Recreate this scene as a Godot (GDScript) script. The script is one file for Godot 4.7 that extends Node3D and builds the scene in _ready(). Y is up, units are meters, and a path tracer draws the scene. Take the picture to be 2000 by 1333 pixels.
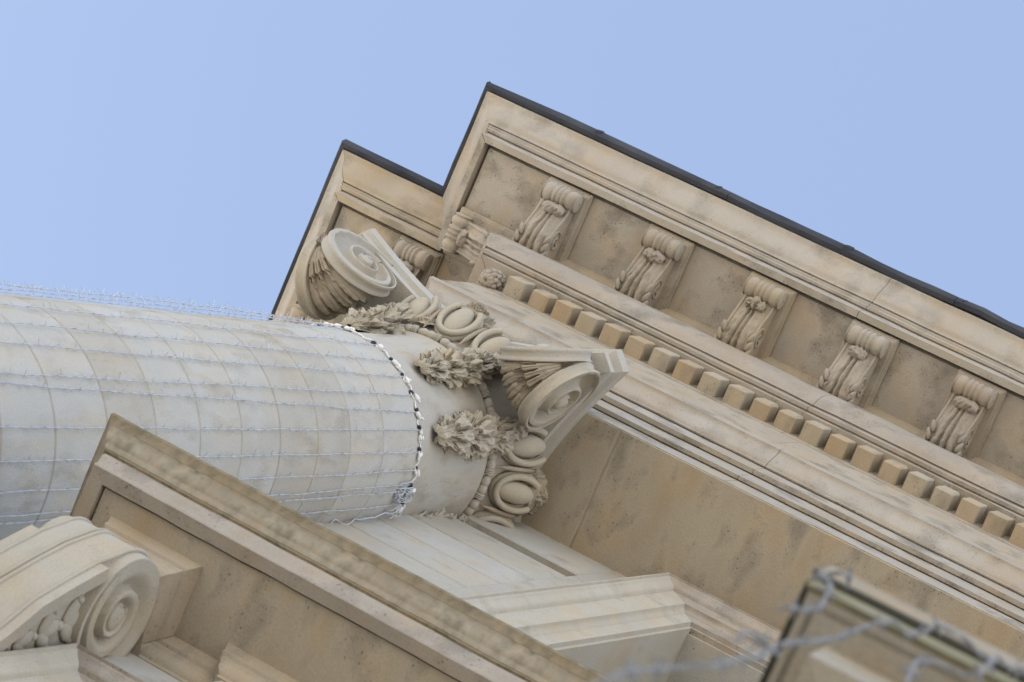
extends Node3D
# A building corner seen steeply from below: engaged column, entablature, window surrounds, a porch cornice near the camera and barbed wire.
# The camera stands at the origin (eye height 1.6 m above the pavement at y = -1.6); +x runs right along the facade, +z out of it.

const ZF := -2.316      # front plane of the lowest architrave fascia
const X0 := -6.297      # left plane of the projecting bay
const ZL := -2.963      # the same two planes of the set-back bay
const XL := -6.987
const SOF := 13.92      # underside of the entablature
const WALL := -2.935
const COL := Vector3(-5.836, 0, -2.767)

var origin := {}
var rng := RandomNumberGenerator.new()
var wear := FastNoiseLite.new()
var M := {}
var wire_tube_sides := 5


# ------------------------------------------------------------------ meshes
class Mesher:
	var v := PackedVector3Array()
	var n := PackedVector3Array()

	func tri(a: Vector3, b: Vector3, c: Vector3, na: Vector3, nb: Vector3, nc: Vector3) -> void:
		var g := (b - a).cross(c - a)
		if g.length_squared() < 1e-16:
			return
		if g.dot(na + nb + nc) > 0.0:
			v.append_array([a, c, b]); n.append_array([na, nc, nb])
		else:
			v.append_array([a, b, c]); n.append_array([na, nb, nc])

	func flat(a: Vector3, b: Vector3, c: Vector3, out: Vector3) -> void:
		var g := (b - a).cross(c - a).normalized()
		if g.dot(out) < 0.0:
			g = -g
		tri(a, b, c, g, g, g)

	func quad(a: Vector3, b: Vector3, c: Vector3, d: Vector3, out: Vector3) -> void:
		flat(a, b, c, out); flat(a, c, d, out)

	# a grid of points with smooth normals; «side» +1 or -1 picks which way they point
	func grid(p: Array, side := 1.0, loop_u := false, loop_v := false) -> void:
		var nu := p.size()
		var nv: int = p[0].size()
		var nn := []
		for i in nu:
			var row := PackedVector3Array()
			for j in nv:
				var i0 := (i - 1 + nu) % nu if loop_u else maxi(i - 1, 0)
				var i1 := (i + 1) % nu if loop_u else mini(i + 1, nu - 1)
				var j0 := (j - 1 + nv) % nv if loop_v else maxi(j - 1, 0)
				var j1 := (j + 1) % nv if loop_v else mini(j + 1, nv - 1)
				var g: Vector3 = (p[i1][j] - p[i0][j]).cross(p[i][j1] - p[i][j0]) * side
				if g.length_squared() < 1e-18:
					var ii := 1 if i == 0 else nu - 2
					g = (p[mini(ii + 1, nu - 1)][j] - p[maxi(ii - 1, 0)][j]).cross(p[ii][j1] - p[ii][j0]) * side
				row.append(g.normalized() if g.length_squared() > 1e-20 else Vector3.UP)
			nn.append(row)
		for i in (nu if loop_u else nu - 1):
			for j in (nv if loop_v else nv - 1):
				var k := (i + 1) % nu
				var l := (j + 1) % nv
				tri(p[i][j], p[k][j], p[k][l], nn[i][j], nn[k][j], nn[k][l])
				tri(p[i][j], p[k][l], p[i][l], nn[i][j], nn[k][l], nn[i][l])

	func blob(c: Vector3, b: Basis, su := 8, sv := 6) -> void:
		var inv := b.inverse().transposed()
		var pts := []
		var nrm := []
		for j in sv + 1:
			var a := PI * j / sv
			var rp := PackedVector3Array()
			var rn := PackedVector3Array()
			for i in su:
				var t := TAU * i / su
				var d := Vector3(sin(a) * cos(t), cos(a), sin(a) * sin(t))
				rp.append(c + b * d); rn.append((inv * d).normalized())
			pts.append(rp); nrm.append(rn)
		for j in sv:
			for i in su:
				var k := (i + 1) % su
				tri(pts[j][i], pts[j + 1][i], pts[j + 1][k], nrm[j][i], nrm[j + 1][i], nrm[j + 1][k])
				tri(pts[j][i], pts[j + 1][k], pts[j][k], nrm[j][i], nrm[j + 1][k], nrm[j][k])

	func box(a: Vector3, b: Vector3, ch := 0.0) -> void:
		# a box with chamfered edges
		var c := (a + b) / 2
		var h := (b - a).abs() / 2
		var q := minf(ch, minf(h.x, minf(h.y, h.z)) * 0.9)
		for ax in 3:
			for s in [-1.0, 1.0]:
				var o := Vector3.ZERO; o[ax] = s
				var e1: int = (ax + 1) % 3
				var e2: int = (ax + 2) % 3
				var f := []
				for w in [[-1, -1], [1, -1], [1, 1], [-1, 1]]:
					var p := Vector3.ZERO
					p[ax] = s * h[ax]; p[e1] = w[0] * (h[e1] - q); p[e2] = w[1] * (h[e2] - q)
					f.append(c + p)
				quad(f[0], f[1], f[2], f[3], o)
				if q > 0.0:
					for t in [-1.0, 1.0]:     # the chamfer between face ax,s and face e1,t
						var p1 := Vector3.ZERO; p1[ax] = s * h[ax]; p1[e1] = t * (h[e1] - q); p1[e2] = h[e2] - q
						var p2 := p1; p2[e2] = -p1[e2]
						var p3 := Vector3.ZERO; p3[ax] = s * (h[ax] - q); p3[e1] = t * h[e1]; p3[e2] = -(h[e2] - q)
						var p4 := p3; p4[e2] = h[e2] - q
						var oo := Vector3.ZERO; oo[ax] = s; oo[e1] = t
						quad(c + p1, c + p2, c + p3, c + p4, oo)
		if q > 0.0:
			for sx in [-1.0, 1.0]:
				for sy in [-1.0, 1.0]:
					for sz in [-1.0, 1.0]:
						var sg := Vector3(sx, sy, sz)
						flat(c + Vector3(sx * h.x, sy * (h.y - q), sz * (h.z - q)), c + Vector3(sx * (h.x - q), sy * h.y, sz * (h.z - q)), c + Vector3(sx * (h.x - q), sy * (h.y - q), sz * h.z), sg)

	func tube(path: PackedVector3Array, r: float, sides := 5, ends := false) -> void:
		var rows := []
		var up := Vector3.UP
		for i in path.size():
			var d := (path[mini(i + 1, path.size() - 1)] - path[maxi(i - 1, 0)]).normalized()
			if absf(d.dot(up)) > 0.95:
				up = Vector3.RIGHT if absf(d.x) < 0.8 else Vector3.BACK
			var a := (up - d * d.dot(up)).normalized()
			up = a
			var b := d.cross(a)
			var row := PackedVector3Array()
			var rr := r * (0.15 if ends and (i == 0 or i == path.size() - 1) else 1.0)
			for k in sides:
				var t := TAU * k / sides
				row.append(path[i] + (a * cos(t) + b * sin(t)) * rr)
			rows.append(row)
		var c: Vector3 = (rows[0][0] + rows[0][sides / 2]) / 2.0
		var g: Vector3 = (rows[1][0] - rows[0][0]).cross(rows[0][1] - rows[0][0])
		grid(rows, 1.0 if g.dot(rows[0][0] - c) > 0 else -1.0, false, true)

	func mesh() -> ArrayMesh:
		var arr := []
		arr.resize(Mesh.ARRAY_MAX)
		arr[Mesh.ARRAY_VERTEX] = v
		arr[Mesh.ARRAY_NORMAL] = n
		var m := ArrayMesh.new()
		m.add_surface_from_arrays(Mesh.PRIMITIVE_TRIANGLES, arr)
		return m


# A moulding: the closed profile (pu, pv) swept along A from t0 + k0 * pu to t1 + k1 * pu. k = -1, 0, +1 makes mitred or straight ends.
# «open» leaves the last profile edge (the buried back) out. The sweep is worn: tiny noise moves its vertices.
func block(m: Mesher, prof: Array, o: Vector3, A: Vector3, U: Vector3, V: Vector3, t0: float, k0: float, t1: float, k1: float, amp := 0.0015, step := 0.14, crease := 42.0) -> void:
	var np := prof.size()
	var area := 0.0
	for i in np:
		var a: Vector2 = prof[i]
		var b: Vector2 = prof[(i + 1) % np]
		area += a.x * b.y - b.x * a.y
	var sg := 1.0 if area > 0.0 else -1.0
	var en := []          # outward normals of the profile's edges
	for i in np:
		var e: Vector2 = prof[(i + 1) % np] - prof[i]
		en.append(Vector2(e.y, -e.x).normalized() * sg)
	var cnt := maxi(1, int(absf(t1 - t0) / step))
	var rows := []
	for s in cnt + 1:
		var f := float(s) / cnt
		var row := PackedVector3Array()
		for q in prof:
			var t: float = lerpf(t0 + k0 * q.x, t1 + k1 * q.x, f)
			var p: Vector3 = o + A * t + U * q.x + V * q.y
			if amp > 0.0:
				var w := wear.get_noise_3dv(p * 60.0) * amp + wear.get_noise_3dv(p * 17.0 + Vector3(9, 3, 1)) * amp
				p += U * w + V * (wear.get_noise_3dv(p * 55.0 + Vector3(40, 0, 7)) * amp)
			row.append(p)
		rows.append(row)
	for i in np:
		var j := (i + 1) % np
		var pv: Vector2 = en[(i - 1 + np) % np]
		var cu: Vector2 = en[i]
		var nx: Vector2 = en[j]
		var lim := cos(deg_to_rad(crease))
		var n0 := (pv + cu).normalized() if pv.dot(cu) > lim else cu
		var n1 := (nx + cu).normalized() if nx.dot(cu) > lim else cu
		var w0 := U * n0.x + V * n0.y
		var w1 := U * n1.x + V * n1.y
		for s in cnt:
			m.tri(rows[s][i], rows[s][j], rows[s + 1][j], w0, w1, w1)
			m.tri(rows[s][i], rows[s + 1][j], rows[s + 1][i], w0, w1, w0)
	var pg := PackedVector2Array(prof)
	var ti := Geometry2D.triangulate_polygon(pg)
	for e in 2:
		if (k0 if e == 0 else k1) != 0.0:
			continue
		var row: PackedVector3Array = rows[0] if e == 0 else rows[cnt]
		for k in range(0, ti.size(), 3):
			m.flat(row[ti[k]], row[ti[k + 1]], row[ti[k + 2]], -A if e == 0 else A)


func lathe(m: Mesher, prof: Array, c: Vector3, a0 := 0.0, a1 := TAU, seg := 72, crease := 40.0) -> void:
	# prof: (radius, y); revolved about the vertical through c
	var np := prof.size()
	for i in np - 1:
		var d: Vector2 = prof[i + 1] - prof[i]
		var nn := Vector2(d.y, -d.x).normalized()
		if nn.x < -0.01:
			nn = nn
		var n0 := nn
		var n1 := nn
		if i > 0:
			var d0: Vector2 = prof[i] - prof[i - 1]
			var q := Vector2(d0.y, -d0.x).normalized()
			if q.dot(nn) > cos(deg_to_rad(crease)): n0 = (q + nn).normalized()
		if i < np - 2:
			var d2: Vector2 = prof[i + 2] - prof[i + 1]
			var q2 := Vector2(d2.y, -d2.x).normalized()
			if q2.dot(nn) > cos(deg_to_rad(crease)): n1 = (q2 + nn).normalized()
		for s in seg:
			var t0 := lerpf(a0, a1, float(s) / seg)
			var t1 := lerpf(a0, a1, float(s + 1) / seg)
			var u0 := Vector3(sin(t0), 0, cos(t0))
			var u1 := Vector3(sin(t1), 0, cos(t1))
			var Y := Vector3.UP
			var p: Array = [c + u0 * prof[i].x + Y * prof[i].y, c + u0 * prof[i + 1].x + Y * prof[i + 1].y, c + u1 * prof[i + 1].x + Y * prof[i + 1].y, c + u1 * prof[i].x + Y * prof[i].y]
			m.tri(p[0], p[1], p[2], u0 * n0.x + Y * n0.y, u0 * n1.x + Y * n1.y, u1 * n1.x + Y * n1.y)
			m.tri(p[0], p[2], p[3], u0 * n0.x + Y * n0.y, u1 * n1.x + Y * n1.y, u1 * n0.x + Y * n0.y)


func arc(cx: float, cy: float, r: float, a0: float, a1: float, k: int, ry := -1.0) -> Array:
	var o := []
	for i in k + 1:
		var a := deg_to_rad(lerpf(a0, a1, float(i) / k))
		o.append(Vector2(cx + r * cos(a), cy + (r if ry < 0 else ry) * sin(a)))
	return o


func scurve(a: Vector2, b: Vector2, k := 8, flip := false) -> Array:
	# a cyma between two points: flip false = hollow then round, seen from below
	var o := []
	for i in k + 1:
		var t := float(i) / k
		var s := (1 - cos(PI * t)) / 2
		o.append(Vector2(lerpf(a.x, b.x, t if flip else s), lerpf(a.y, b.y, s if flip else t)))
	return o


# ------------------------------------------------------------------ objects
func numbered(called: String, parent: Node) -> String:
	if not parent.has_node(called):
		return called
	var k := 1
	while parent.has_node("%s_%03d" % [called, k]):
		k += 1
	return "%s_%03d" % [called, k]


func thing(called: String, label: String, category: String, at := Vector3.ZERO, group := "") -> Node3D:
	var o := Node3D.new()
	o.name = numbered(called, self)
	add_child(o, true)
	o.position = at
	origin[o] = at
	o.set_meta("label", label); o.set_meta("category", category)
	if group: o.set_meta("group", group)
	return o


# commits a mesh built in world coordinates (or, with «local», about «at») as a part of «parent»
func part(called: String, m, mat: Material, parent: Node, at = null) -> MeshInstance3D:
	var o := MeshInstance3D.new()
	o.mesh = m.mesh() if m is Mesher else m
	o.material_override = mat
	o.name = numbered(called, parent)
	parent.add_child(o, true)
	var w: Vector3 = at if at != null else Vector3.ZERO
	o.position = w - origin.get(parent, Vector3.ZERO)
	origin[o] = w
	return o


func structure(called: String, m, mat: Material) -> void:
	var o := part(called, m, mat, self)
	o.set_meta("kind", "structure")
	o.set_meta("label", "pale paved ground in front of the building")


# ------------------------------------------------------------------ materials
func noise(sd: int, f: float, oct := 4, type := FastNoiseLite.TYPE_SIMPLEX_SMOOTH) -> FastNoiseLite:
	var n := FastNoiseLite.new()
	n.seed = sd; n.frequency = f; n.fractal_octaves = oct; n.noise_type = type
	return n


const TS := 768
func plate(sd: int, f: float, oct := 4) -> PackedByteArray:
	return noise(sd, f, oct).get_seamless_image(TS, TS).get_data()


func stone_material(sd: int, light: Color, dark: Color, stain: Color, stain_at: float, pits: float, scale := Vector3(0.45, 0.45, 0.45), bump := 0.5) -> StandardMaterial3D:
	var big := plate(sd, 0.0045, 5)
	var mid := plate(sd + 1, 0.014, 5)
	var fine := plate(sd + 2, 0.25, 2)
	var spot := plate(sd + 3, 0.17, 2)
	var hue := plate(sd + 4, 0.008, 4)
	var al := PackedByteArray(); al.resize(TS * TS * 3)
	var he := PackedByteArray(); he.resize(TS * TS)
	for i in TS * TS:
		var b := big[i] / 255.0
		var d := mid[i] / 255.0
		var g := fine[i] / 255.0
		var t := clampf((b - 0.3) * 1.6 * 0.6 + d * 0.45, 0.0, 1.0)
		var c := dark.lerp(light, t)
		var o := clampf((hue[i] / 255.0 - 0.48) * 3.0, 0.0, 1.0)
		c = Color(c.r * (1.0 + 0.02 * o), c.g * (1.0 - 0.012 * o), c.b * (1.0 - 0.055 * o))
		var s := clampf((d * 0.6 + b * 0.5 - stain_at) * 3.2, 0.0, 1.0)
		c = c.lerp(stain, s * 0.7)
		var k := 0.95 + 0.10 * g
		var pit := clampf((spot[i] / 255.0 - (1.0 - pits)) * 7.0, 0.0, 1.0) * clampf((b + d - 0.95) * 4.0, 0.0, 1.0)
		k *= 1.0 - 0.42 * pit
		al[i * 3] = int(clampf(c.r * k, 0, 1) * 255); al[i * 3 + 1] = int(clampf(c.g * k, 0, 1) * 255); al[i * 3 + 2] = int(clampf(c.b * k, 0, 1) * 255)
		he[i] = int(clampf(g * 0.22 + d * 0.4 + 0.3 - pit * 0.5, 0, 1) * 255)
	var m := StandardMaterial3D.new()
	m.albedo_texture = ImageTexture.create_from_image(Image.create_from_data(TS, TS, false, Image.FORMAT_RGB8, al))
	m.roughness = 0.92
	m.metallic_specular = 0.25
	m.uv1_triplanar = true; m.uv1_world_triplanar = true
	m.uv1_scale = scale
	m.uv1_offset = Vector3(sd * 0.137, sd * 0.071, sd * 0.219)
	m.heightmap_enabled = true
	m.heightmap_texture = ImageTexture.create_from_image(Image.create_from_data(TS, TS, false, Image.FORMAT_L8, he))
	m.heightmap_scale = bump
	return m


func tinted(m: StandardMaterial3D, c: Color, shift: Vector3) -> StandardMaterial3D:
	var k: StandardMaterial3D = m.duplicate()
	k.albedo_color = c
	k.uv1_offset = m.uv1_offset + shift
	return k


func plain(c: Color, rough := 0.7, metal := 0.0) -> StandardMaterial3D:
	var m := StandardMaterial3D.new()
	m.albedo_color = c.linear_to_srgb(); m.roughness = rough; m.metallic = metal
	return m


func S(r: float, g: float, b: float) -> Color:
	return Color(r, g, b).linear_to_srgb()


func make_materials() -> void:
	M.pale = stone_material(11, S(0.485, 0.478, 0.445), S(0.41, 0.388, 0.345), S(0.32, 0.288, 0.235), 0.62, 0.2)          # rain-washed limestone
	M.shaft = stone_material(171, S(0.51, 0.50, 0.468), S(0.43, 0.41, 0.365), S(0.32, 0.285, 0.23), 0.60, 0.22, Vector3(0.9, 0.32, 0.9))
	M.warm = stone_material(31, S(0.435, 0.402, 0.352), S(0.34, 0.30, 0.248), S(0.19, 0.17, 0.14), 0.57, 0.25)           # the entablature's stone
	M.ochre = stone_material(51, S(0.445, 0.395, 0.315), S(0.365, 0.308, 0.23), S(0.23, 0.205, 0.165), 0.575, 0.23, Vector3(0.62, 0.45, 0.34))             # stone with a brown patina
	M.ochre2 = tinted(M.ochre, Color(0.985, 0.965, 0.935), Vector3(0.05, 0.43, 0.12))
	M.shaft2 = tinted(M.shaft, Color(0.975, 0.965, 0.95), Vector3(0.41, 0.77, 0.19))
	M.shaft3 = tinted(M.shaft, Color(1.0, 1.0, 1.0), Vector3(0.83, 0.29, 0.47))
	M.tan = tinted(M.pale, Color(0.985, 0.96, 0.915), Vector3(0.13, 0.57, 0.37))
	M.moss = stone_material(71, S(0.46, 0.41, 0.33), S(0.22, 0.185, 0.13), S(0.12, 0.104, 0.068), 0.535, 0.2, Vector3(1.5, 1.35, 1.35), 0.6)
	M.moss2 = tinted(M.moss, Color(0.90, 0.88, 0.84), Vector3(0.02, 0.05, 0.03))
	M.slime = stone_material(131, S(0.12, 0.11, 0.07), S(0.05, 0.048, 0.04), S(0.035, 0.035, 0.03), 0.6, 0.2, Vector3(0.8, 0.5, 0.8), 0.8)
	M.lichen = stone_material(151, S(0.36, 0.32, 0.22), S(0.22, 0.20, 0.12), S(0.13, 0.13, 0.07), 0.6, 0.2, Vector3(0.9, 0.9, 0.9), 0.6)
	M.lead = stone_material(91, S(0.085, 0.09, 0.105), S(0.035, 0.038, 0.05), S(0.05, 0.055, 0.05), 0.7, 0.1)
	M.ground = stone_material(111, S(0.34, 0.33, 0.305), S(0.27, 0.26, 0.24), S(0.23, 0.22, 0.20), 0.75, 0.1, Vector3(0.2, 0.2, 0.2))
	M.warm2 = tinted(M.warm, Color(0.97, 0.96, 0.95), Vector3(0.37, 0.61, 0.23))
	M.warm3 = tinted(M.warm, Color(1.0, 0.98, 0.94), Vector3(0.71, 0.13, 0.53))
	M.pale2 = tinted(M.pale, Color(0.98, 0.97, 0.95), Vector3(0.41, 0.77, 0.19))
	M.pale3 = tinted(M.pale, Color(0.985, 0.98, 0.97), Vector3(0.83, 0.29, 0.47))
	M.rust_wire = plain(Color(0.27, 0.265, 0.26), 0.6, 0.0)
	M.wire = plain(Color(0.54, 0.565, 0.61), 0.5, 0.2)
	M.cord = plain(Color(0.72, 0.71, 0.69), 0.6)
	M.black = plain(Color(0.02, 0.02, 0.025), 0.5)
	M.glass = plain(Color(0.03, 0.035, 0.04), 0.08)
	M.paint = plain(Color(0.6, 0.6, 0.57), 0.5)


# ------------------------------------------------------------------ the scene
func _ready() -> void:
	rng.seed = 7
	wear.seed = 3; wear.frequency = 0.1; wear.fractal_octaves = 2
	# camera
	var cam := Camera3D.new()
	cam.name = "camera"
	add_child(cam)
	var right := Vector3(0.83106434, 0.39818303, 0.38830702)
	var down := Vector3(0.41304117, 0.0256953, -0.91034979)
	var fwd := Vector3(-0.3724635, 0.91694603, -0.14311154)
	cam.transform = Transform3D(Basis(right, -down, -fwd).orthonormalized(), Vector3.ZERO)
	var optics := CameraAttributesPhysical.new()
	optics.frustum_focal_length = 111.8
	optics.frustum_near = 0.1
	optics.frustum_far = 4000.0
	optics.frustum_focus_distance = 14.6
	optics.exposure_aperture = 8.0
	cam.attributes = optics
	cam.near = 0.1
	cam.far = 4000.0
	cam.projection = Camera3D.PROJECTION_FRUSTUM
	cam.size = 2.0 * cam.near * 666.5 / 6210.285
	cam.current = true
	# sky and exposure
	var env := Environment.new()
	env.background_mode = Environment.BG_SKY
	var sm := ProceduralSkyMaterial.new()
	sm.sky_top_color = Color(0.113, 0.152, 0.236).linear_to_srgb()
	sm.sky_horizon_color = Color(0.64, 0.78, 1.0).linear_to_srgb()
	sm.sky_curve = 0.3
	sm.ground_bottom_color = Color(0.3, 0.28, 0.25).linear_to_srgb()
	sm.ground_horizon_color = Color(0.6, 0.6, 0.6).linear_to_srgb()
	sm.sun_angle_max = 1.0
	var sky := Sky.new()
	sky.sky_material = sm
	env.sky = sky
	env.tonemap_mode = Environment.TONE_MAPPER_LINEAR
	env.tonemap_exposure = 3.4
	env.sdfgi_enabled = true; env.ssao_enabled = true; env.ssil_enabled = true
	var we := WorldEnvironment.new()
	we.name = "world_environment"
	we.environment = env
	add_child(we)
	# the sun stands high behind the building: the front is in open shade, the ground before it is lit
	var sun := DirectionalLight3D.new()
	sun.name = "sun"
	sun.light_energy = 1.6
	sun.light_color = Color(1.0, 0.97, 0.93)
	sun.light_angular_distance = 0.5
	sun.shadow_enabled = true
	add_child(sun)
	sun.look_at_from_position(Vector3(-1.5, 12, -6.5), Vector3.ZERO)
	make_materials()
	build_ground()
	build_wall()
	build_entablature()
	build_column()
	build_upper_window()
	build_lower_window()
	build_porch()
	build_wires()


func build_ground() -> void:
	var m := Mesher.new()
	m.quad(Vector3(-900, -1.6, -900), Vector3(900, -1.6, -900), Vector3(900, -1.6, 900), Vector3(-900, -1.6, 900), Vector3.UP)
	structure("ground", m, M.ground)


func slab(called: String, a: Vector3, b: Vector3, mat: Material, parent: Node, ch := 0.0) -> MeshInstance3D:
	var m := Mesher.new()
	m.box(a, b, ch)
	return part(called, m, mat, parent)


func build_wall() -> void:
	var w := thing("stone_wall", "pale ashlar wall behind the column with thin recessed horizontal joints and a dark slot", "wall", Vector3(-3, -1.6, WALL))
	# the core behind the face
	slab("wall_core", Vector3(XL + 0.02, -1.6, -8), Vector3(3.2, SOF + 0.03, -3.42), M.pale, w)
	# the pier between the corner and the windows: one stone per course
	var y := -1.6
	var tops := [13.942 - 0.0]
	var ys := [12.935]
	while ys[-1] > -1.2:
		ys.append(ys[-1] - 0.357)
	var k := 0
	slab("course_stone", Vector3(XL, 13.475, -3.42), Vector3(-4.712, SOF + 0.04, WALL), M.pale, w, 0.006)
	slab("course_stone", Vector3(XL, 12.951, -3.42), Vector3(-4.712, 13.33, WALL), M.pale2, w, 0.006)
	slab("slot_back", Vector3(XL + 0.05, 13.33, -3.42), Vector3(-4.65, 13.49, -3.08), M.ochre, w)
	for i in ys.size() - 1:
		slab("course_stone", Vector3(XL, ys[i + 1] + 0.016, -3.42), Vector3(-4.712, ys[i], WALL), [M.pale, M.pale3, M.pale2][i % 3], w, 0.006)
	slab("plinth", Vector3(XL - 0.05, -1.6, -3.42), Vector3(-4.7, ys[-1], WALL + 0.05), M.pale, w)
	# plain stone beside and between the openings
	slab("window_pier", Vector3(-4.7115, -1.6, -3.42), Vector3(-4.14, SOF + 0.04, WALL + 0.002), M.pale2, w)
	slab("window_pier", Vector3(-2.46, -1.6, -3.42), Vector3(3.2, SOF + 0.04, WALL + 0.002), M.pale2, w)
	slab("spandrel", Vector3(-4.14, 13.44, -3.42), Vector3(-2.46, SOF + 0.04, WALL), M.pale, w)
	slab("spandrel", Vector3(-4.14, 8.22, -3.42), Vector3(-2.46, 10.2, WALL), M.pale, w)
	slab("spandrel", Vector3(-4.14, -1.6, -3.42), Vector3(-2.46, 5.4, WALL), M.pale, w)


func cyma_points() -> Array:
	return []


func entablature_profiles() -> Dictionary:
	var d := {}
	var arch := [Vector2(-0.66, SOF), Vector2(0, SOF), Vector2(0, 14.105), Vector2(0.007, 14.105), Vector2(0.007, 14.085), Vector2(0.026, 14.085), Vector2(0.026, 14.285), Vector2(0.033, 14.285), Vector2(0.033, 14.265), Vector2(0.056, 14.265), Vector2(0.057, 14.425), Vector2(0.064, 14.425), Vector2(0.065, 14.412), Vector2(0.072, 14.412)]
	arch += scurve(Vector2(0.074, 14.425), Vector2(0.148, 14.525), 8, true)
	arch += [Vector2(0.155, 14.527), Vector2(0.16, 14.575), Vector2(0.13, 14.59), Vector2(-0.66, 14.59)]
	d.arch = arch
	d.frieze = [Vector2(-0.5, 14.59), Vector2(0.148, 14.59), Vector2(0.148, 15.10), Vector2(-0.5, 15.10)]
	var bed := [Vector2(-0.5, 15.10), Vector2(0.150, 15.10), Vector2(0.154, 15.11), Vector2(0.156, 15.29), Vector2(0.268, 15.29), Vector2(0.27, 15.342), Vector2(0.277, 15.342), Vector2(0.279, 15.33), Vector2(0.297, 15.332), Vector2(0.299, 15.405), Vector2(0.306, 15.408), Vector2(0.309, 15.396)]
	bed += arc(0.31, 15.60, 0.056, -80, 0, 8, 0.19)
	bed += [Vector2(0.366, 15.65), Vector2(0.34, 15.67), Vector2(-0.5, 15.67)]
	d.bed = bed
	var band := [Vector2(-0.5, 15.67), Vector2(0.34, 15.67), Vector2(0.342, 15.85), Vector2(0.362, 15.87), Vector2(0.372, 15.91), Vector2(-0.5, 15.91)]
	d.band = band
	var cor := [Vector2(-0.5, 15.91), Vector2(0.372, 15.91), Vector2(0.735, 15.912), Vector2(0.75, 15.95), Vector2(0.756, 15.95), Vector2(0.757, 15.873), Vector2(0.795, 15.872), Vector2(0.803, 15.985), Vector2(0.810, 15.985), Vector2(0.811, 15.97), Vector2(0.826, 15.972), Vector2(0.829, 15.999), Vector2(0.84, 16.002), Vector2(0.842, 16.035), Vector2(0.849, 16.035), Vector2(0.850, 16.024)]
	cor += [Vector2(0.858, 16.035)]
	cor += scurve(Vector2(0.864, 16.04), Vector2(0.985, 16.155), 10, true)
	cor += [Vector2(0.993, 16.158), Vector2(0.994, 16.178), Vector2(0.994, 16.21), Vector2(-0.5, 16.35)]
	d.cornice = cor
	d.gutter = [Vector2(1.0, 16.188), Vector2(1.026, 16.184), Vector2(1.036, 16.195), Vector2(1.045, 16.25), Vector2(1.03, 16.262), Vector2(-0.5, 16.42), Vector2(-0.5, 16.352), Vector2(1.0, 16.213)]
	return d


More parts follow.
